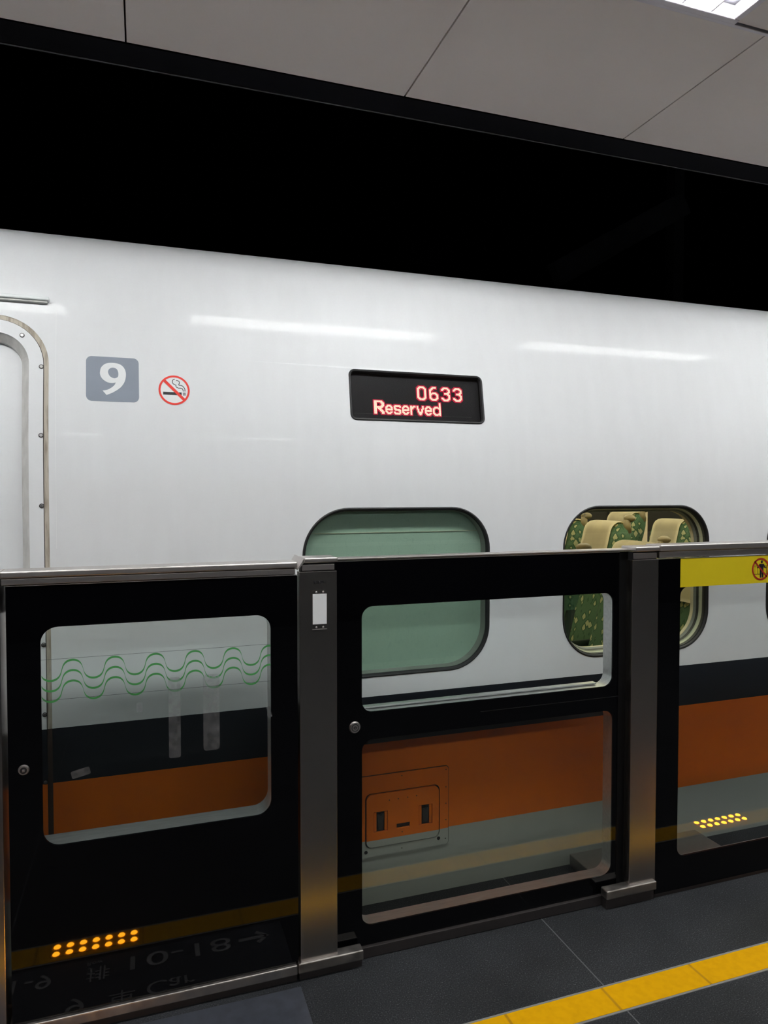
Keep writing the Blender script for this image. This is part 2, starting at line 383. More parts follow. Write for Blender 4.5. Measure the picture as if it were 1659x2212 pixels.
# printed plate on the floor in front of the left gate
pl = empty('floor_sign', 'blue grey car and row number sign on the floor by the left glass panel', 'floor sign', (0, 2.0, 0))
keep(link('sign_plate', box_bm(-.62, .455, 1.83, 2.118, .0003, .0018, .0005), 'plate'), pl)
def floor_text(s, x, y, size, sx=1.0, off=0.0):
    bm = text_bm(s, size, Matrix.Translation((x, y, .0024)), 'LEFT', off, .0003, sx)
    return keep(link('lettering', bm, 'ftext'), pl)
floor_text('9', -.235, 2.01, .10, 1.2); floor_text('車', -.115, 2.025, .085); floor_text('Car', -.005, 2.012, .085, 1.15)
floor_text('1-9', -.42, 1.866, .095, 1.1); floor_text('排', -.185, 1.884, .075); floor_text('Row', -.185, 1.848, .026); floor_text('10-18', -.082, 1.862, .100, 1.55)
ar = bmesh.new()
for pts in ([(.300, 1.895), (.395, 1.895)], [(.362, 1.924), (.397, 1.895), (.362, 1.866)]):
    lp = ribbon(pts, .016); n = len(pts); A = [ar.verts.new((p[0], p[1], .0027)) for p in lp[:n]]; B = [ar.verts.new((p[0], p[1], .0027)) for p in lp[n:][::-1]]
    for i in range(n - 1): ar.faces.new((A[i], A[i + 1], B[i + 1], B[i]))
keep(link('arrow', ar, 'ftext'), pl)

# amber warning lights set in the yellow line
def amber_light(x0, yc, label):
    t = empty('floor_warning_light', label, 'warning light', (x0 + .1225, yc, .0025), 'amber lights in the yellow line')
    keep(link('light_housing', box_bm(x0 - .018, x0 + .263, yc - .032, yc + .032, .001, .0038, .001), 'yellow'), t)
    for i in range(7):
        for dy in (-.0195, .0195):
            bm = bmesh.new(); bmesh.ops.create_cone(bm, cap_ends=True, segments=20, radius1=.0115, radius2=.0095, depth=.003)
            bmesh.ops.translate(bm, vec=(x0 + i * .0408, yc + dy, .006), verts=bm.verts[:])
            keep(link('amber_lens', bm, 'amber'), t)
    return t
amber_light(-.285, 1.752, 'amber floor light reflected in the left black glass panel')
amber_light(2.425, 1.742, 'amber floor light reflected in the glass below the yellow sticker')

# ------------------------------------------------------------------ ceiling lamps
def ceiling_lamp(x0, x1, y0, y1, label, grp):
    t = empty('ceiling_lamp', label, 'lamp', ((x0 + x1) / 2, (y0 + y1) / 2, CZ), grp)
    fr = bmesh.new()
    for (a, b, c, d) in ((x0, x1, y0, y0 + .022), (x0, x1, y1 - .022, y1), (x0, x0 + .022, y0 + .022, y1 - .022), (x1 - .022, x1, y0 + .022, y1 - .022)):
        box_bm(a, b, c, d, CZ - .012, CZ + .03, .003, fr)
    keep(link('lamp_frame', fr, 'lampframe'), t)
    keep(link('lamp_tray', box_bm(x0 + .01, x1 - .01, y0 + .01, y1 - .01, CZ + .034, CZ + .043), 'reflector'), t)
    for yc in ((y0 + y1) / 2 - .058, (y0 + y1) / 2 + .022):
        keep(link('lamp_tube', box_bm(x0 + .055, x1 - .055, yc - .036, yc + .036, CZ + .014, CZ + .03, .006), 'lamp'), t)
    lv = bmesh.new(); n = 14
    for i in range(1, n):
        xx = x0 + (x1 - x0) * i / n; box_bm(xx - .0025, xx + .0025, y0 + .022, y1 - .022, CZ - .008, CZ + .012, 0, lv)
    keep(link('louvre', lv, 'reflector'), t)
    return t
where = {0: 'far left', 1: 'left', 2: 'visible at the top right corner', 3: 'second along', 4: 'third along', 5: 'fourth along', 6: 'last'}
for i, (a, b) in enumerate(LAMPS):
    lab = {2: 'bright louvred ceiling lamp at the top right corner of the view', 1: 'louvred ceiling lamp over the fence, mirrored as the faint left streak on the coach side',
           3: 'louvred ceiling lamp over the fence, mirrored as the long dashed streak at the right', 4: 'louvred ceiling lamp over the fence, mirrored at the right edge of the coach side'}.get(i, 'louvred ceiling lamp over the fence, beyond the ends of the view')
    ceiling_lamp(a, b, *ROWS[0], lab, 'ceiling lamps over the fence')
for i, (a, b) in enumerate(LAMPS):  # back row is out of view, added to brighten the ceiling
    ceiling_lamp(a, b, *ROWS[1], 'unseen louvred lamp added over the far side of the platform to brighten the ceiling', 'unseen lamps added over the back of the platform')
tr = box_bm(FX0, FX1, 1.704, 1.717, CZ - .006, CZ + .03, .002)
structure(link('trim_7', tr, 'lampframe'))

# dark steel behind the train
bmx = bmesh.new()
bm_ = box_bm(-1.35, 0, -.05, .05, -.09, .09, .004)
o = link('overhead_beam', bm_, 'darksteel'); o.location = (4.1, 4.6, 3.83); o.rotation_euler = (0, math.radians(-30), 0)
tag(o, 'dark slanting steel beam in the shadow above the coach roof', 'beam')
o = boxo('overhead_post', 'darksteel', 4.20, 4.30, 4.8, 4.9, 2.9, 5.3); tag(o, 'dark upright steel post standing behind the train', 'post')

# ------------------------------------------------------------------ the train
prof = [(-.9, 2.56), (-.4, 2.53), (-.1, 2.505), (.2, 2.5), (.6, 2.5), (1.0, 2.5), (1.45, 2.5), (1.62, 2.503), (1.8, 2.519), (2.0, 2.552), (2.17, 2.586), (2.29, 2.622), (2.38, 2.675), (2.455, 2.775), (2.505, 2.93), (2.54, 3.15), (2.57, 3.5), (2.60, 4.2)]
cm = catmull([(z, y) for z, y in prof], 12, False)
def Yp(z):
    for (z0, y0), (z1, y1) in zip(cm, cm[1:]):
        if z0 <= z <= z1: return y0 + (y1 - y0) * (z - z0) / max(1e-9, z1 - z0)
    return cm[0][1] if z < cm[0][0] else cm[-1][1]
def Ns(z):
    e = .004; s = (Yp(z + e) - Yp(z - e)) / (2 * e); v = Vector((0, -1, s)); return v.normalized()
def wrap(bm, off):
    """bend flat x-z artwork on to the side of the coach, off metres proud"""
    for v in bm.verts:
        z = v.co.z; n = Ns(z); d = off - v.co.y
        v.co = Vector((v.co.x, Yp(z), z)) + n * d
    return bm
train = empty('train_coach', 'white coach with a black and an orange stripe standing behind the fence', 'train', (1.5, 4.2, -1.5))
def tpart(name, bm, m, parent=None, smooth=False):
    o = link(name, bm, m, smooth=smooth)
    if parent is None: return keep(o, train)
    o.parent = parent; return o
TX0, TX1 = -3.6, 8.6
WIN = [(.549, 1.304), (1.643, 2.400), (2.737, 3.494), (3.831, 4.588), (4.925, 5.682)]
WZ0, WZ1, WR = .847, 1.485, (.17, .165, .175, .17)
DOOR = (-1.27, -.283, .02, 2.118)
doorloop = rr(DOOR[0], DOOR[1], DOOR[2], DOOR[3], (.02, .155, .155, .02), 12)
DISP = (.737, 1.292, 1.812, 2.006)
outer = [(TX0, -.9), (TX1, -.9), (TX1, 2.60), (TX0, 2.60)]
holes = [rr(a, b, WZ0, WZ1, WR, 14) for a, b in WIN] + [doorloop, rr(DISP[0] + .006, DISP[1] - .006, DISP[2] + .006, DISP[3] - .006, .018, 8)]
bm = fill_bm(outer, holes, 0)
zc = sorted(set([round(z, 4) for z, y in cm if z > 1.45 or z < .2]))
for z in zc:
    if -.89 < z < 2.595: bmesh.ops.bisect_plane(bm, geom=bm.verts[:] + bm.edges[:] + bm.faces[:], plane_co=(0, 0, z), plane_no=(0, 0, 1))
for v in bm.verts: v.co.y = Yp(v.co.z)
bmesh.ops.recalc_face_normals(bm, faces=bm.faces[:])
zs = [v.co.z for v in bm.verts]
# roof and far side close the body
ring = [(4.2, 2.60), (5.2, 2.55), (5.65, 2.35), (5.85, 2.0), (5.9, 1.4), (5.9, -.9), (2.56, -.9)]
prev = None
body = tpart('body_shell', bm, 'paint', smooth=True)
me = body.data
if sum(p.normal.y for p in me.polygons) > 0: me.flip_normals()
me.normals_split_custom_set_from_vertices([Ns(min(max(v.co.z, -.88), 2.595)) for v in me.vertices])
rb = bmesh.new(); prev = None
for (y, z) in ring:
    cur = [rb.verts.new((TX0, y, z)), rb.verts.new((TX1, y, z))]
    if prev: rb.faces.new((prev[0], prev[1], cur[1], cur[0]))
    prev = cur
tpart('roof_shell', rb, 'paint')
for xx in (TX0, TX1):
    eb = bmesh.new(); loop = [(Yp(z), z) for z in [-.9 + 3.5 * i / 40 for i in range(41)]] + ring[1:]
    eb.faces.new([eb.verts.new((xx, y, z)) for y, z in loop[:-1]]); tpart('end_wall', eb, 'paint')

# weld lines in the side sheet, thin and pale
for xx in (-.262,):
    sb = bmesh.new()
    zz = [1.36 + (2.14 - 1.36) * i / 20 for i in range(21)]
    A = [sb.verts.new((xx - .0009, 0, z)) for z in zz]; B = [sb.verts.new((xx + .0009, 0, z)) for z in zz]
    for i in range(20): sb.faces.new((A[i], B[i], B[i + 1], A[i + 1]))
    tpart('weld_line', wrap(sb, .0006), 'white_v')

# door, frame, seal and screws
DF = lambda d, r: rr(DOOR[0] + d, DOOR[1] - d, DOOR[2] + d * .3, DOOR[3] - d, (.02, r, r, .02), 12)
def cut(bm):
    for z in [1.45 + .04 * i for i in range(18)]:
        bmesh.ops.bisect_plane(bm, geom=bm.verts[:] + bm.edges[:] + bm.faces[:], plane_co=(0, 0, z), plane_no=(0, 0, 1))
    return bm
fr = tpart('door_frame', wrap(cut(plate_bm(DF(.0160, .141), [DF(.058, .100)], -.002, .03)), 0), 'paint', smooth=False)
tpart('door_seal', wrap(cut(plate_bm(DF(0, .155), [DF(.0145, .142)], .0015, .03)), 0), 'seal', fr)
tpart('seal_gap', wrap(cut(plate_bm(DF(.0140, .143), [DF(.0165, .141)], .0008, .03)), 0), 'darkedge', fr)
# bevelled inner lip
lb = bmesh.new(); L0, L1, L2 = DF(.0575, .101), DF(.081, .078), DF(.083, .076)
R0 = [lb.verts.new((a, 0.000, b)) for a, b in L0]; R1 = [lb.verts.new((a, .022, b)) for a, b in L1]; R2 = [lb.verts.new((a, .045, b)) for a, b in L2]
for A, B in ((R0, R1), (R1, R2)):
    for i in range(len(A)): lb.faces.new((A[i], A[(i + 1) % len(A)], B[(i + 1) % len(A)], B[i]))
tpart('inner_lip', wrap(cut(lb), 0), 'doorgrime', fr)
tpart('door_leaf', wrap(cut(plate_bm(DF(.078, .08), [], .034, .06)), 0), 'paint')
def screw(x, z, parent, r=.0062):
    b = cyl_bm(x, -.0055, -.0015, z, r, 20, r * .7)
    tpart('screw_recess', wrap(cyl_bm(x, -.0026, -.0015, z, r * 1.22, 20), 0), 'darkedge', parent)
    for dx, dz in ((r * .45, r * .12), (r * .12, r * .45)): box_bm(x - dx, x + dx, -.0062, -.0052, z - dz, z + dz, 0, b)
    return tpart('screw', wrap(b, 0), 'screwm', parent, smooth=False)
from mathutils import geometry
for (x, z) in ((-.3045, 1.952), (-.3045, 1.727), (-.3045, 1.500), (-.3045, 1.275), (-.3045, 1.05), (-.3045, .822), (-.3045, .60), (-.362, 2.053)):
    screw(x, z, fr)
# rain gutter above the door
gb = box_bm(-1.4, -.283, -.016, .004, 2.172, 2.186, .004); tpart('rain_gutter', wrap(gb, 0), 'doorwhite', smooth=False)
gb = box_bm(-1.4, -.288, -.010, .002, 2.166, 2.172, .001); tpart('gutter_seal', wrap(gb, 0), 'doorgrime')  # thin greyer strip along the underside of the gutter

# coach number
S = lambda u, v: None
def quadmap(u, v, x0, x1, z0, z1): return (x0 + u * (x1 - x0), z0 + v * (z1 - z0))
PX0, PX1, PZ0, PZ1 = -.1705, -.005, 1.846, 1.998
bm = plate_bm(rr(PX0, PX1, PZ0, PZ1, .018, 8), [], -.0006, 0)
pn = tpart('number_plate', wrap(bm, 0), 'plate9')
def n9(pts):
    out = []
    for x, y in pts:
        u = (x - 155) / 672; v = 1 - (y - 162 - .05 * (x - 155)) / 605
        out.append(quadmap(u, v, PX0, PX1, PZ0, PZ1))
    return out
o9 = [(490, 257), (560, 268), (615, 300), (650, 355), (660, 420), (648, 500), (612, 568), (560, 618), (490, 662)]
o9 = catmull(n9(o9), 5, False) + n9([(412, 694), (362, 634)]) + catmull(n9([(362, 634), (430, 620), (480, 590), (512, 560), (530, 525)]), 5, False)[1:] + catmull(n9([(530, 525), (480, 533), (420, 520), (365, 480), (335, 430), (330, 380), (345, 320), (390, 275), (440, 259), (490, 257)]), 5, False)[1:-1]
i9 = catmull(n9([(500, 323), (540, 340), (560, 380), (562, 430), (550, 455), (515, 468), (480, 458), (448, 430), (432, 385), (440, 350), (465, 328)]), 5)
tpart('numeral', wrap(plate_bm(o9, [i9], -.0011, -.0006), 0), 'white_v', pn)

# no smoking sign
NX, NZ, NR = .1095, 1.894, .0515
ns = tpart('no_smoking_sign', wrap(plate_bm(ell(NX, NZ, NR, n=48), [], -.0006, 0), 0), 'white_v')
def q(x, y):  # artwork traced at (1273, 627) centre, radius 207
    return (NX + (x - 1275) / 209 * NR, NZ - (y - 627 - .05 * (x - 1275)) / 193 * NR)
tpart('cigarette', wrap(merge(plate_bm([q(1126, 645), q(1126, 682), q(1374, 697), q(1374, 658)], [], -.001, -.0006), merge(plate_bm([q(1390, 659), q(1390, 698), q(1400, 699), q(1400, 660)], [], -.001, -.0006), plate_bm([q(1411, 660), q(1411, 699), q(1423, 699), q(1423, 660)], [], -.001, -.0006))), 0), 'black_v', ns)
sm = bmesh.new()
for pts in ([(1286, 483), (1262, 490), (1251, 515), (1260, 540), (1285, 556), (1299, 560), (1300, 580), (1325, 598), (1365, 602), (1388, 615), (1395, 646)], [(1303, 497), (1335, 508), (1347, 530), (1337, 560), (1370, 566), (1400, 585), (1417, 615), (1418, 646)]):
    strip_bm(catmull([q(*p) for p in pts], 5, False), .0024, -.001, sm)
tpart('smoke', wrap(sm, 0), 'black_v', ns)
rg = plate_bm(ell(NX, NZ, NR, n=48), [ell(NX, NZ, NR - .0066, n=48)], -.0013, -.0006)
merge(rg, plate_bm([q(1160, 488), q(1420, 742), q(1394, 768), q(1134, 514)], [], -.0014, -.0006))
tpart('red_ring', wrap(rg, 0), 'red_v', ns)

# destination display, recessed behind a black gasket
bz = bmesh.new()
def ringloops(seq, parent, name, m):
    b = bmesh.new(); prev = None
    for d, y in seq:
        lp = rr(DISP[0] + d, DISP[1] - d, DISP[2] + d, DISP[3] - d, max(.024 - d, .006), 8)
        cur = [b.verts.new((a, y, c)) for a, c in lp]
        if prev:
            for i in range(len(cur)): b.faces.new((prev[i], prev[(i + 1) % len(cur)], cur[(i + 1) % len(cur)], cur[i]))
        prev = cur
    return tpart(name, wrap(b, 0), m, parent)
ds = ringloops([(0, .001), (0, -.002), (.003, -.004), (.007, -.003), (.011, .006), (.012, .03)], None, 'display_gasket', 'rubber')
sc = plate_bm(rr(DISP[0] + .008, DISP[1] - .008, DISP[2] + .008, DISP[3] - .008, .012, 6), [], .016, .03); wrap(sc, 0)
tpart('screen', sc, 'screen', ds)
tpart('screen_glass', wrap(plate_bm(rr(DISP[0] + .010, DISP[1] - .010, DISP[2] + .010, DISP[3] - .010, .012, 6), [], .0065, .0075), 0), 'dglass', ds)
tpart('screen_line', wrap(plate_bm([(DISP[0] + .02, DISP[2] + .0295), (DISP[1] - .05, DISP[2] + .0295), (DISP[1] - .05, DISP[2] + .0303), (DISP[0] + .02, DISP[2] + .0303)], [], .0150, .0158), 0), 'innergrey', ds)
DIG = {
 '0': ["..#####..", ".#######.", "###...###", "##.....##", "##.....##", "##.....##", "##.....##", "##.....##", "##.....##", "##.....##", "##.....##", "##.....##", "###...###", ".#######.", "..#####.."],
 '6': ["...####..", "..#####..", ".###.....", "###......", "##.......", "##.......", "##.####..", "########.", "###...###", "##.....##", "##.....##", "##.....##", "###...###", ".#######.", "..#####.."],
 '3': ["..#####..", ".#######.", "###...###", "##.....##", ".......##", "......###", "...#####.", "...#####.", "......###", ".......##", ".......##", "##.....##", "###...###", ".#######.", "..#####.."],
 'R': ["#########..", "##########.", "###....####", "###.....###", "###.....###", "###....####", "##########.", "#########..", "###.####...", "###..####..", "###...####.", "###....####", "###.....###", "###.....###"],
 'e': ["..####..", ".######.", "###..###", "##....##", "########", "########", "##......", "###..###", ".######.", "..####.."],
 's': [".######.", "########", "##....##", "###.....", "#######.", ".#######", ".....###", "##....##", "########", ".######."],
 'r': ["##.###", "######", "####..", "###...", "##....", "##....", "##....", "##....", "##....", "##...."],
 'v': ["##....##", "##....##", "##....##", "###..###", ".##..##.", ".##..##.", ".######.", "..####..", "..####..", "...##..."],
 'd': [".......##", ".......##", ".......##", ".......##", "..####.##", ".########", "###...###", "##.....##", "##.....##", "##.....##", "##.....##", "###...###", ".########", "..####.##"],
}
P = .00405
def led(textstr, xr, zb, px, pz, gap=2):
    cells = []; wd = sum(len(DIG[c][0]) for c in textstr) + gap * (len(textstr) - 1); x = 0
    for c in textstr:
        g = DIG[c]
        for j, row in enumerate(g):
            for i, ch in enumerate(row):
                if ch == '#': cells.append((x + i - wd, len(g) - 1 - j))
        x += len(g[0]) + gap
    core, lens = bmesh.new(), bmesh.new()
    S_ = set(cells); D_ = set((a + i, b + j) for a, b in cells for i in (-1, 0, 1) for j in (-1, 0, 1))
    for (a, b) in cells:
        cx, cz = xr + (a + .5) * px, zb + (b + .5) * pz; h = px * .42; k = pz * .42
        core.faces.new([core.verts.new((cx + u * h, .0145, cz + v * k)) for u, v in ((-1, -1), (1, -1), (1, 1), (-1, 1))])
    for (a, b) in D_:  # dim red glowing layer imitating the bloom around the letters
        cx, cz = xr + (a + .5) * px, zb + (b + .5) * pz; h = px * .5; k = pz * .5
        lens.faces.new([lens.verts.new((cx + u * h, .0153, cz + v * k)) for u, v in ((-1, -1), (1, -1), (1, 1), (-1, 1))])
    tpart('led_lettering', wrap(core, 0), 'ledcore', ds); tpart('led_glow', wrap(lens, 0), 'ledhalo', ds)
led('0633', 1.206, 1.9025, .00424, .0037, 3)
led('Reserved', 1.111, 1.8425, .00377, .0037, 1)

# windows
def window(a, b, kind):
    zc_ = (WZ0 + WZ1) / 2
    def lp(d, n=14): return rr(a + d, b - d, WZ0 + d, WZ1 - d, tuple(max(r - d, .02) for r in WR), n)
    def stage(name, m, seq, parent):
        bm = bmesh.new(); prev = None
        for d, y in seq:
            cur = [bm.verts.new((p[0], y, p[1])) for p in lp(d)]
            if prev:
                for i in range(len(cur)): bm.faces.new((prev[i], prev[(i + 1) % len(cur)], cur[(i + 1) % len(cur)], cur[i]))
            prev = cur
        return tpart(name, bm, m, parent)
    gk = stage('window_gasket', 'rubber', [(-.001, 2.499), (.003, 2.497), (.007, 2.4985), (.009, 2.508), (.012, 2.509), (.012, 2.514)], None)
    tpart('window_glass', plate_bm(lp(.011), [], 2.508, 2.512), 'wglass', gk)
    if kind == 'blind':
        stage('outer_reveal', 'innergrey', [(.012, 2.513), (.016, 2.546)], gk)
        tpart('blind', plate_bm(lp(.015), [], 2.546, 2.552), 'blind', gk)
        tpart('blind_bar', box_bm(a + .03, b - .03, 2.543, 2.547, 1.3885, 1.3905), 'innerframe', gk)
    else:
        stage('inner_reveal', 'darkedge', [(.0115, 2.513), (.014, 2.522)], gk)
        stage('cream_trim', 'innerframe', [(.014, 2.522), (.016, 2.534), (.020, 2.536)], gk)
        stage('dark_trim', 'darkedge', [(.020, 2.536), (.024, 2.548)], gk)
        stage('grey_trim', 'innergrey', [(.024, 2.547), (.028, 2.560), (-.02, 2.562)], gk)
    return gk
for i, (a, b) in enumerate(WIN):
    gk = window(a, b, 'blind' if i == 0 else 'clear')
    if i == 1:
        eb = bmesh.new()
        for dx, dz, wd in ((0, .013, .012), (-.002, 0, .026), (0, -.009, .016)): box_bm(1.752 + dx - wd / 2, 1.752 + dx + wd / 2, 2.5074, 2.5079, 1.448 + dz, 1.4495 + dz, 0, eb)
        box_bm(1.751, 1.753, 2.5074, 2.5079, 1.444, 1.457, 0, eb)
        tpart('etched_mark', eb, 'innergrey', gk)

# service hatch low on the side
HX0, HX1, HZ0, HZ1 = .58, 1.125, .163, .472
hat = tpart('service_hatch', plate_bm(rr(HX0, HX1, HZ0, HZ1, .012, 6), [rr(.783, 1.089, .196, .406, .024, 8)], 2.4935, 2.501), 'paint')
tpart('hatch_rim', reveal_bm(rr(HX0, HX1, HZ0, HZ1, .012, 6), 2.496, 2.502, .003), 'darkedge', hat)
tpart('hatch_gap', plate_bm(rr(.780, 1.092, .193, .409, .026, 8), [], 2.4985, 2.4995), 'rubber', hat)
L1_, L2_ = (.8165, .8725), (1.0, 1.0565)
lid = tpart('hatch_lid', plate_bm(rr(.7885, 1.0835, .2005, .4015, .022, 8), [rr(L1_[0], L1_[1], .256, .334, .001, 1), rr(L2_[0], L2_[1], .256, .334, .001, 1), rr(.9085, .9635, .258, .2765, .001, 1)], 2.490, 2.4984), 'paint', hat)
for (u, v) in (L1_, L2_):
    c = (u + v) / 2
    tpart('latch_side', merge(box_bm(u + .0015, c - .016, 2.4925, 2.498, .259, .331, .0008), box_bm(c + .016, v - .0015, 2.4925, 2.498, .259, .331, .0008)), 'paint', hat)
    lb = bmesh.new(); A = [(c - .014, .322), (c + .014, .322), (c + .009, .266), (c - .009, .266)]
    tpart('latch', plate_bm(A, [], 2.4915, 2.4975), 'darkedge', hat); tpart('latch_pivot', cyl_bm(c, 2.490, 2.4925, .322, .005, 16), 'blackmetal', hat)
for (x, z, r) in ((.7865, .184, .0068), (1.084, .191, .0068)): tpart('drain_hole', cyl_bm(x, 2.4925, 2.4936, z, r, 24), 'rubber', hat)
for (x, z) in ((.931, .459), (1.115, .459), (1.115, .39), (1.115, .325), (1.115, .26), (1.113, .186), (.931, .178), (.931, .243), (.879, .373), (.915, .3735), (.9535, .374), (.990, .3745)):
    y = 2.4925 if not (.786 < x < 1.085 and .2 < z < .4) else 2.489
    tpart('rivet', cyl_bm(x, y, y + .0015, z, .0024, 10), 'darkedge', hat)

# inside of the coach
tpart('coach_floor', box_bm(-3.5, 8.5, 2.66, 5.8, .02, .05), 'coachfloor')
tpart('coach_ceiling', box_bm(-3.5, 8.5, 2.7, 5.8, 2.22, 2.25), 'cream')
tpart('coach_lining', plate_bm([(-3.5, .05), (8.5, .05), (8.5, 1.75), (-3.5, 1.75)], [rr(a + .027, b - .027, WZ0 + .027, WZ1 - .027, .145, 12) for a, b in WIN[1:]], 2.5625, 2.58), 'cream')
fw = [(4.27 + 1.09 * (k - 1) + .47, 4.27 + 1.09 * (k - 1) + 1.145) for k in range(-3, 5)]
ub = bmesh.new()
ub.faces.new([ub.verts.new(p) for p in ((-3.5, 2.575, 1.74), (8.5, 2.575, 1.74), (8.5, 2.74, 2.23), (-3.5, 2.74, 2.23))]); tpart('upper_lining', ub, 'cream')
tpart('far_lining', plate_bm([(-3.5, .05), (8.5, .05), (8.5, 2.25), (-3.5, 2.25)], [rr(a, b, .85, 1.62, .12, 10) for a, b in fw], 5.74, 5.78), 'cream')
tpart('far_window', box_bm(-3.5, 8.5, 5.785, 5.80, .06, 2.2), 'night')
tpart('vestibule_wall', box_bm(1.40, 1.44, 2.66, 5.74, .05, 2.22), 'cream')
for y in (3.3, 4.9): tpart('coach_lamp', box_bm(1.5, 8.4, y - .06, y + .06, 2.205, 2.222), 'coachlamp')

# ------------------------------------------------------------------ seats inside the coach
def seat_proto():
    t = empty('coach_seat', '', 'seat', (0, 0, .05))
    def part(n, bm, m, smooth=True):
        o = link(n, bm, m, smooth=smooth); o.parent = t; return o
    # coordinates local to the seat: front faces -x, y across, z above coach floor
    def lean(z): return .02 + max(0, z - .42) * .26
    def sect(z, hw, th):
        out = []; n = 20
        for i in range(n):
            a = 2 * PI * i / n; c, s = math.cos(a), math.sin(a)
            e = .55
            out.append((lean(z) + th * math.copysign(abs(c) ** e, c), hw * math.copysign(abs(s) ** e, s), z))
        return out
    b = bmesh.new(); prev = None
    lv = [(.40, .20, .055), (.46, .206, .07), (.60, .208, .065), (.80, .206, .055), (.98, .202, .055), (1.02, .20, .065), (1.06, .198, .074), (1.14, .198, .076), (1.19, .19, .07), (1.225, .155, .045), (1.235, .10, .025)]
    for z, hw, th in lv:
        cur = [b.verts.new(p) for p in sect(z, hw, th)]
        if prev:
            for i in range(20): b.faces.new((prev[i], prev[(i + 1) % 20], cur[(i + 1) % 20], cur[i]))
        else: b.faces.new(cur)
        prev = cur
    b.faces.new(prev); part('backrest', b, 'fabric')
    for s in (-1, 1):     # dark side edging
        b = bmesh.new(); pv = None
        for i in range(12):
            z = .42 + .56 * i / 11; x = lean(z)
            c = [b.verts.new((x + dx, s * .208 + dy, z)) for dx, dy in ((-.02, -.006), (.02, -.006), (.02, .006), (-.02, .006))]
            if pv:
                for k in range(4): b.faces.new((pv[k], pv[(k + 1) % 4], c[(k + 1) % 4], c[k]))
            pv = c
        part('side_edging', b, 'armplastic')
    part('cushion', box_bm(-.44, .06, -.205, .205, .33, .45, .035, seg=3), 'fabric')
    part('seat_base', box_bm(-.36, .04, -.17, .17, 0, .32, .01), 'armplastic', False)
    for s in (1,): part('armrest', box_bm(-.34, .12, s * .225 - .009, s * .225 + .009, .58, .62, .008), 'armplastic')
    # cloth cover folded over the head of the seat
    b = bmesh.new(); path = []
    for i in range(13):
        z = .97 + (1.19 - .97) * i / 12; path.append((lean(z) - .080, z))
    for i in range(1, 8):
        a = PI - PI * i / 8; path.append((lean(1.2) + .079 * math.cos(a), 1.19 + .055 * math.sin(a)))
    for i in range(8): z = 1.19 - .16 * i / 7; path.append((lean(z) + .080, z))
    ys_ = [-.14 + .28 * k / 8 for k in range(9)]
    G = [[b.verts.new((x, y, z - (abs(y) / .14) ** 3 * .003)) for y in ys_] for x, z in path]
    for i in range(len(G) - 1):
        for k in range(8): b.faces.new((G[i][k], G[i][k + 1], G[i + 1][k + 1], G[i + 1][k]))
    r = bmesh.ops.solidify(b, geom=b.faces[:], thickness=.003)
    part('head_cover', b, 'cover')
    b = bmesh.new(); bmesh.ops.create_uvsphere(b, u_segments=20, v_segments=12, radius=.036)
    bmesh.ops.scale(b, vec=(1, 1, .62), verts=b.verts[:]); bmesh.ops.translate(b, vec=(lean(1.27) + .02, -.165, 1.262), verts=b.verts[:])
    g = bmesh.new(); bmesh.ops.create_cone(g, cap_ends=True, segments=16, radius1=.026, radius2=.021, depth=.08); bmesh.ops.translate(g, vec=(lean(1.2) + .02, -.165, 1.215), verts=g.verts[:])
    merge(b, g); part('grab_handle', b, 'grip')
    return t
proto = seat_proto()

seats = [
    (1.66, 2.92, -.02, 'green seat nearest the window, its cream cover at the left corner of the pane'),
    (2.62, 2.92, -.06, 'green patterned seat right behind the metal post, its back fills the lower window'),
    (2.50, 3.37, -.03, 'green patterned seat just above the fence cap, cream cover nearly hidden by the cap'),
    (2.62, 3.82, .05, 'green patterned seat with a wide cream cover in the left half of the window'),
    (2.62, 4.27, .05, 'green patterned seat cut by the left edge of the window, dark side in view'),
    (3.66, 3.82, .04, 'green patterned seat at the right edge of the window beside the grey trim'),
    (3.55, 4.27, .035, 'green patterned seat with a square cream cover in the right half of the window'),
    (3.47, 4.72, .07, 'green patterned seat with the highest cream cover, in the middle of the window'),
    (1.66, 3.37, .0, 'green patterned seat behind the left corner of the clear window'),
]
for i, (x, y, dz, lab) in enumerate(seats):
    if i == 0: s = proto
    else:
        s = proto.copy(); COL.objects.link(s)
        for ch in list(proto.children):
            if i == 8 and ch.name.startswith('grab'): continue
            c = ch.copy(); COL.objects.link(c); c.parent = s
    s.location = (x, y, .05); s.scale = (1, 1, 1 + dz); s['label'] = lab; s['category'] = 'seat'; s['group'] = 'green seats inside the coach'

# ------------------------------------------------------------------ the platform fence
G0, G1 = 2.15, 2.19          # face of the fixed glass, face of the sliding gate
K = 2.15 / 2.13
fx = lambda x: x * K
fz = lambda z: 1.55 + (z - 1.55) * K
def loopK(x0, x1, z0, z1, r, n=8): return rr(fx(x0), fx(x1), fz(z0), fz(z1), r, n)
def fpart(t, name, bm, m, sub=None, smooth=False):
    o = link(name, bm, m, smooth=smooth)
    if sub is None: return keep(o, t)
    o.parent = sub; return o

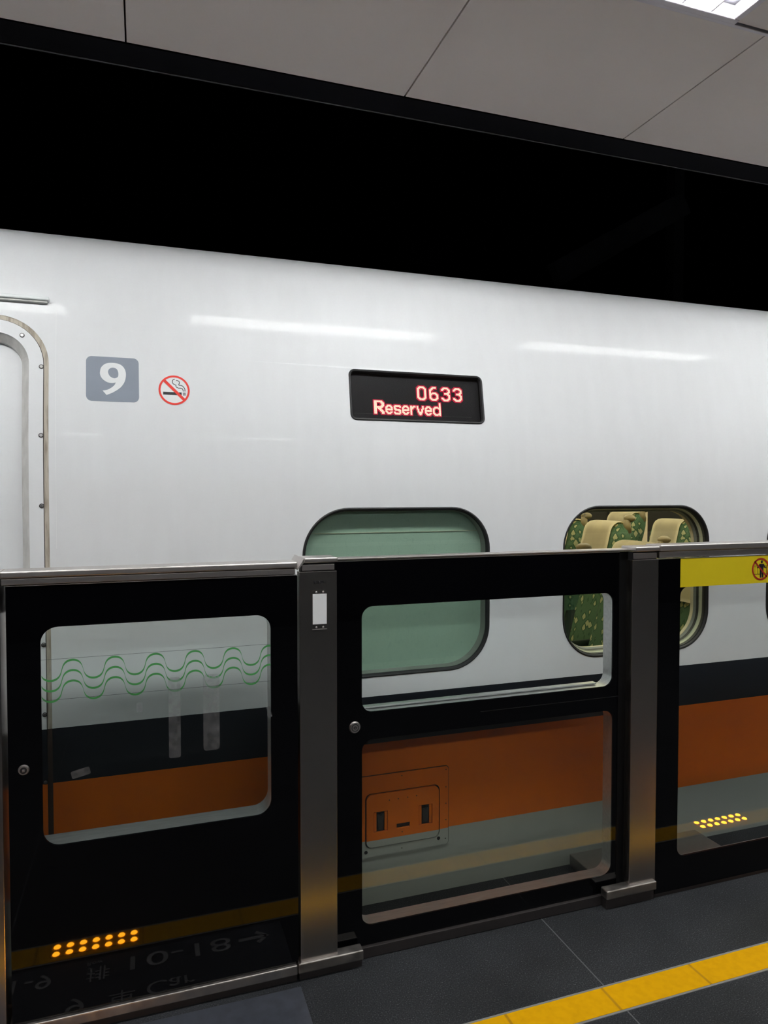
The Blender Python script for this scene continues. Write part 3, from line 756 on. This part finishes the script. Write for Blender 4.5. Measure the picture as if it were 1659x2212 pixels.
def lock(t, x, z, y, r, style):
    a = cyl_bm(fx(x), y - .006, y, fz(z), r, 32, r * .86)
    lk = fpart(t, 'lock', a, 'steel_h')
    if style == 'square':
        fpart(t, 'lock_well', cyl_bm(fx(x), y - .0066, y - .0058, fz(z), r * .62, 32), 'rubber', lk)
        fpart(t, 'lock_pin', box_bm(fx(x) - .003, fx(x) + .003, y - .0095, y - .006, fz(z) - .003, fz(z) + .003, .0005), 'steel_h', lk)
    else:
        fpart(t, 'lock_rim', plate_bm(ell(fx(x), fz(z), r * .62), [ell(fx(x), fz(z), r * .52)], y - .0066, y - .0058), 'rubber', lk)
        fpart(t, 'key_slot', box_bm(fx(x) - .005, fx(x) + .005, y - .0068, y - .0058, fz(z) - .0012, fz(z) + .0012), 'rubber', lk)
        fpart(t, 'lock_core', plate_bm(ell(fx(x), fz(z), r * .26), [ell(fx(x), fz(z), r * .2)], y - .0066, y - .0058), 'rubber', lk)
    return lk

def cap_bm(x0, x1, zt, zb, y0=2.139, y1=2.32, bev=.006):
    return box_bm(fx(x0), fx(x1), y0, y1, fz(zb), fz(zt), bev, seg=3)

# --- left fixed panel
P1 = empty('glass_fence_panel', 'fixed black glass fence panel at the left with green wave lines across its window', 'fence panel', (.05, G0, 0))
ox0, ox1, oz0, oz1 = -.352, .4505, .071, 1.288
w1 = (-.268, .368, .556, 1.172)
fpart(P1, 'black_glass', plate_bm(loopK(ox0, ox1, oz0, oz1, .002, 2), [loopK(*w1, .045, 10)], G0, G0 + .008), 'frit')
pane1 = fpart(P1, 'clear_pane', plate_bm(loopK(w1[0] + .0004, w1[1] - .0004, w1[2] + .0004, w1[3] - .0004, .0446, 10), [], G0, G0 + .008), 'pane')
fpart(P1, 'window_frame', reveal_bm(loopK(w1[0] - .05, w1[1] + .003, w1[2] - .003, w1[3] + .003, .048, 10), G0 + .009, G0 + .085, .004), 'alu')
fpart(P1, 'back_case', plate_bm(loopK(ox0, ox1, oz0, oz1, .002, 2), [loopK(w1[0] - .052, w1[1] + .006, w1[2] - .006, w1[3] + .006, .05, 10)], G0 + .082, G0 + .088), 'blackmetal')
fpart(P1, 'side_case', merge(box_bm(fx(ox0), fx(ox0) + .004, G0 + .009, G0 + .082, fz(oz0), fz(oz1)), merge(box_bm(fx(ox1) - .004, fx(ox1), G0 + .009, G0 + .082, fz(oz0), fz(oz1)), box_bm(fx(ox0), fx(ox1), G0 + .009, G0 + .082, fz(oz0), fz(oz0) + .004))), 'blackmetal')
fpart(P1, 'edge_trim', box_bm(fx(ox0), fx(ox1), G0 - .002, G0 + .008, fz(1.2885), fz(1.2905), .0004), 'steel_h')
c1 = fpart(P1, 'top_cap', cap_bm(-.3635, .449, 1.3305, 1.3125, 2.138, 2.225, .004), 'steel_h')
fpart(P1, 'cap_groove', box_bm(fx(-.362), fx(.444), 2.155, 2.22, fz(1.309), fz(1.3135)), 'blackmetal', c1)
fpart(P1, 'cap_band', box_bm(fx(-.362), fx(.444), 2.147, 2.22, fz(1.2925), fz(1.3095), .0015), 'steel_h', c1)
fpart(P1, 'plinth', box_bm(fx(-.36), fx(.4455), 2.138, 2.25, fz(.040), fz(.0695), .003), 'steel_d')
fpart(P1, 'plinth_shadow_gap', box_bm(fx(-.36), fx(.4455), 2.150, 2.24, 0, fz(.040) - .0002), 'kick')  # solid dark block standing in for the shadow under the plinth
fpart(P1, 'shadow_blocker', box_bm(fx(-.36), fx(.444), 2.241, 2.315, 1.20, 1.295, .004), 'blackmetal')  # unseen block added behind the cap to cast shade on the coach side
lock(P1, -.314, .782, G0, .0145, 'square')
wv = bmesh.new()
per, amp = .1103 * K, .0275 * K
for k in range(3):
    zc_ = fz(1.0495) - k * .0292 * K
    A = []; B = []; n = 260; x_start = fx(-.268); crest = fx(-.188)
    for i in range(n + 1):
        t0 = 2 * PI * (fx(-.30) - crest) / per; t1 = 2 * PI * (fx(.40) - crest) / per
        t_ = t0 + (t1 - t0) * i / n
        x = crest + per * t_ / (2 * PI) + .0056 * math.sin(2 * t_); z = zc_ + amp * math.cos(t_)
        if x < fx(w1[0]) + .001 or x > fx(w1[1]) - .001: continue
        A.append((x, z))
    zb_ = [wv.verts.new((x, G0 - .0004, z + .0030)) for x, z in A]; zt_ = [wv.verts.new((x + (.0006), G0 - .0004, z - .0030)) for x, z in A]
    for i in range(len(A) - 1): wv.faces.new((zb_[i], zb_[i + 1], zt_[i + 1], zt_[i]))
fpart(P1, 'wave_print', wv, 'green', pane1)
fe = bmesh.new()
for z in (1.0815, .968): box_bm(fx(w1[0]) + .001, fx(w1[1]) - .001, G0 - .0006, G0 - .0002, fz(z), fz(z) + .0009, 0, fe)
fpart(P1, 'film_edge', fe, 'hair', pane1)
# dried glue marks left on the glass
def smear(x, z, wd, h, ang=0):
    b = plate_bm(rr(-wd / 2, wd / 2, -h / 2, h / 2, min(wd, h) * .2, 4), [], -.0004, -.0001)
    bmesh.ops.rotate(b, cent=(0, 0, 0), matrix=Matrix.Rotation(math.radians(ang), 3, 'Y'), verts=b.verts[:])
    bmesh.ops.translate(b, vec=(fx(x), G0, fz(z)), verts=b.verts[:]); return b
for a in ((-.012, .925, .017, .028, 0), (.362, .873, .012, .034, -15), (.085, .885, .034, .24, 0), (.190, .89, .048, .23, 0), (-.17, .755, .05, .022, -12)):
    fpart(P1, 'glue_mark', smear(*a), 'smear', pane1)

# --- posts
def post(x0, x1, ztop, label, cap, plinth, writing=False):
    t = empty('fence_post', label, 'post', (fx((x0 + x1) / 2), G0, 0))
    fpart(t, 'shaft', box_bm(fx(x0), fx(x1), 2.148, 2.185, fz(.066), fz(ztop), .0015), 'steel')
    fpart(t, 'neck', box_bm(fx(x0) + .006, fx(x1) - .004, 2.156, 2.182, fz(ztop) - .001, fz(1.3235)), 'blackmetal')
    fpart(t, 'neck_plate', box_bm(fx(x0) + .008, fx(x1) - .008, 2.1495, 2.1575, fz(ztop) + .003, fz(1.3195), .0015), 'steel_h')
    cx0, cx1, zt, zb = cap
    b = box_bm(fx(cx0), fx(cx1), 2.138, 2.225, fz(zb), fz(zt), .004, seg=3)
    fpart(t, 'cap', b, 'steel_h')
    a0, a1, pz = plinth
    fpart(t, 'foot_plinth', box_bm(fx(a0), fx(a1), 2.136, 2.176, fz(pz - .032), fz(pz), .004, seg=3), 'steel_d')
    fpart(t, 'plinth_shadow_gap', box_bm(fx(a0) + .006, fx(a1) - .002, 2.150, 2.174, 0, fz(pz - .032)), 'kick')  # dark block in place of the shaded gap under the foot
    return t
PO0 = empty('fence_post', 'brushed steel post at the left edge beside the left panel', 'post', (fx(-.49), G0, 0))
fpart(PO0, 'shaft', box_bm(fx(-.62), fx(-.3655), 2.144, 2.27, .03, fz(1.2875), .0015), 'steel')
fpart(PO0, 'neck_plate', box_bm(fx(-.62), fx(-.3655), 2.1495, 2.26, fz(1.2905), fz(1.3095), .0015), 'steel')
fpart(PO0, 'cap', box_bm(fx(-.63), fx(-.3642), 2.138, 2.225, fz(1.3125), fz(1.3305), .002), 'steel_h')
fpart(PO0, 'foot_plinth', box_bm(fx(-.64), fx(-.3625), 2.14, 2.27, 0, .0295, .003), 'steel_d')
PA = post(.4575, .5765, 1.2985, 'brushed steel post between the left panel and the sliding gate, with a small white label', (.471, .577, 1.3415, 1.3265), (.4475, .660, .0735))
# slanted joint piece left of the cap
jb = bmesh.new()
A = [(fx(.4715), fz(1.3405)), (fx(.4715), fz(1.3270)), (fx(.452), fz(1.3045)), (fx(.452), fz(1.3085))]
fpart(PA, 'cap_wedge', plate_bm(A, [], 2.146, 2.29), 'steel_h')
lp_ = fpart(PA, 'label_frame', plate_bm(loopK(.4975, .5440, 1.118, 1.2395, .002, 2), [], 2.1470, 2.1482), 'steel')
fpart(PA, 'paper_label', box_bm(fx(.4985), fx(.5430), 2.1458, 2.1472, fz(1.1335), fz(1.2280), .0004), 'white_v', lp_)
for x in (.510, .532):
    for z in (1.234, 1.124): fpart(PA, 'rivet', cyl_bm(fx(x), 2.1455, 2.1472, fz(z), .0032, 16, .002), 'steel_h', lp_)
fpart(PA, 'foot_lip', box_bm(fx(.4975), fx(.5440), 2.1450, 2.1478, fz(1.1165), fz(1.1185)), 'steel_h', lp_)
fpart(PA, 'post_number', text_bm('M1B-09-1', .0125, Matrix.Translation((fx(.521), 2.1474, fz(1.2605))) @ UP, 'CENTER', .0003, .0003, .80), 'black_v')
PB = post(1.693, 1.810, 1.2955, 'brushed steel post right of the sliding gate, beside the yellow sticker', (1.700, 1.807, 1.3435, 1.3265), (1.588, 1.8085, .088))

# --- sliding gate
k2 = G1 / 2.17
gx = lambda x: x * k2
gz = lambda z: 1.55 + (z - 1.55) * k2
def loopG(x0, x1, z0, z1, r, n=8): return rr(gx(x0), gx(x1), gz(z0), gz(z1), r, n)
SG = empty('sliding_gate', 'black framed sliding glass gate with an upper and a lower pane between the posts', 'gate', (1.2, G1, 0))
go = (.560, 1.668, .052, 1.322)
wa, wb = (.671, 1.642, .826, 1.173), (.671, 1.646, .116, .7355)
fpart(SG, 'black_frame', plate_bm(loopG(*go, .002, 2), [loopG(*wa, .038, 10), loopG(*wb, .038, 10)], G1, G1 + .006), 'frit')
fpart(SG, 'upper_pane', plate_bm(loopG(wa[0] + .0004, wa[1] - .0004, wa[2] + .0004, wa[3] - .0004, .0376, 10), [], G1, G1 + .006), 'pane_clear')
fpart(SG, 'lower_pane', plate_bm(loopG(wb[0] + .0004, wb[1] - .0004, wb[2] + .0004, wb[3] - .0004, .0376, 10), [], G1, G1 + .006), 'pane_dark')
for nm, wq in (('upper_frame', wa), ('lower_frame', wb)):
    fpart(SG, nm, reveal_bm(loopG(wq[0] - .003, wq[1] + .003, wq[2] - .003, wq[3] + .003, .041, 10), G1 + .007, G1 + .062, .004), 'alu')
fpart(SG, 'sill_step', box_bm(gx(.69), gx(1.60), G1 + .038, G1 + .062, gz(.8265), gz(.832), .001), 'alu')
fpart(SG, 'back_case', plate_bm(loopG(*go, .002, 2), [loopG(q_[0] - .006, q_[1] + .006, q_[2] - .006, q_[3] + .006, .043, 10) for q_ in (wa, wb)], G1 + .058, G1 + .063), 'blackmetal')
fpart(SG, 'top_rail', box_bm(gx(.588), gx(1.728), G1 - .004, G1 + .045, gz(1.3255), gz(1.3335), .003), 'steel_h')
fpart(SG, 'top_rail_line', box_bm(gx(.588), gx(1.668), G1 - .0015, G1 + .044, gz(1.3215), gz(1.3235), .0005), 'steel_h')
fpart(SG, 'side_stile', box_bm(gx(1.6685), gx(1.735), G1 + .012, G1 + .06, gz(.045), gz(1.322)), 'blackmetal')
fpart(SG, 'bottom_kick', box_bm(gx(.665), gx(1.735), G1 - .012, G1 + .05, .002, gz(.0505), .001), 'kick')
fpart(SG, 'mid_ridge', box_bm(gx(1.10), gx(1.667), G1 - .0012, G1 + .002, gz(.7845), gz(.7862)), 'blackmetal')
lock(SG, .6465, .781, G1, .0195, 'key')

# --- right fixed panel
P3 = empty('glass_fence_panel', 'fixed black glass fence panel at the right edge with a yellow sticker along its top', 'fence panel', (2.6, G0, 0))
q0, q1 = 1.811, 3.4
w3 = (1.9125, 3.30, .155, 1.1865)
fpart(P3, 'black_glass', plate_bm(loopK(q0, q1, .030, 1.2935, .002, 2), [loopK(*w3, .036, 10)], G0, G0 + .008), 'frit')
fpart(P3, 'clear_pane', plate_bm(loopK(w3[0] + .0004, w3[1] - .0004, w3[2] + .0004, w3[3] - .0004, .0356, 10), [], G0, G0 + .008), 'pane_light')
fpart(P3, 'inner_edge', reveal_bm(loopK(w3[0] - .002, w3[1] + .002, w3[2] - .002, w3[3] + .002, .038, 10), G0 + .0085, G0 + .014, .003), 'alu')
c3 = fpart(P3, 'top_cap', cap_bm(1.811, 3.4, 1.3475, 1.3245, 2.138, 2.225, .004), 'steel_h')
fpart(P3, 'cap_groove', box_bm(fx(1.812), fx(3.4), 2.152, 2.22, fz(1.3215), fz(1.3255)), 'blackmetal', c3)
fpart(P3, 'cap_band', box_bm(fx(1.811), fx(3.4), 2.146, 2.22, fz(1.299), fz(1.3218), .0015), 'steel_h', c3)
fpart(P3, 'edge_trim', box_bm(fx(q0), fx(q1), G0 - .002, G0 + .008, fz(1.2945), fz(1.2965), .0004), 'steel_h')
fpart(P3, 'bottom_gap', box_bm(fx(1.812), fx(3.4), G0 + .004, G0 + .03, .001, fz(.030)), 'kick')
st = fpart(P3, 'warning_sticker', box_bm(fx(1.9115), fx(2.95), G0 - .0008, G0 - .0001, fz(1.1855), fz(1.2935)), 'yellow_v')
sy = G0 - .0014
SX, SZ, SR = fx(2.3015), fz(1.2405), .0445
pb = plate_bm(ell(SX, SZ + .006, .0056, n=20), [], sy, sy + .0003)
bmesh.ops.translate(pb, vec=(.005, 0, .0225), verts=pb.verts[:])
fig = [(-.0065, .0235), (.0165, .0235), (.022, .012), (.0285, .010), (.0285, .0065), (.019, .0075), (.0145, .014), (.0140, -.0315), (.0065, -.0315), (.0055, -.004), (.0045, -.004), (.0035, -.0315), (-.004, -.0315), (-.0042, .014), (-.009, .0075), (-.0185, .0065), (-.0185, .010), (-.0115, .012)]
merge(pb, plate_bm([(SX + a, SZ + b - .003) for a, b in fig], [], sy, sy + .0003))
fpart(P3, 'figure', pb, 'black_v', st)
gb = bmesh.new()
for x0, x1, z0, z1 in ((-.032, .04, .0120, .0132), (-.036, .044, -.0205, -.0190), (-.030, -.0288, -.0195, .0125), (-.0175, -.0162, -.0195, .0125), (.029, .0302, -.0195, .0125)):
    box_bm(SX + x0, SX + x1, sy, sy + .0003, SZ + z0, SZ + z1, 0, gb)
fpart(P3, 'rail_drawing', gb, 'black_v', st)
rg = plate_bm(ell(SX, SZ, SR, SR, 44), [ell(SX, SZ, SR - .0068, SR - .0068, 44)], sy - .0004, sy)
d_ = SR * .72
merge(rg, plate_bm([(SX - d_ - .0022, SZ + d_ - .0022), (SX - d_ + .0022, SZ + d_ + .0022), (SX + d_ + .0022, SZ - d_ + .0022), (SX + d_ - .0022, SZ - d_ - .0022)], [], sy - .0004, sy))
fpart(P3, 'red_ring', rg, 'dred_v', st)

# steel base box behind the right-hand post
o = boxo('motor_base_box', 'steel_d', 1.655, 2.30, 2.285, 2.455, .001, .05, .003)
tag(o, 'low steel box on the platform edge behind the lower right corner of the sliding gate', 'box')
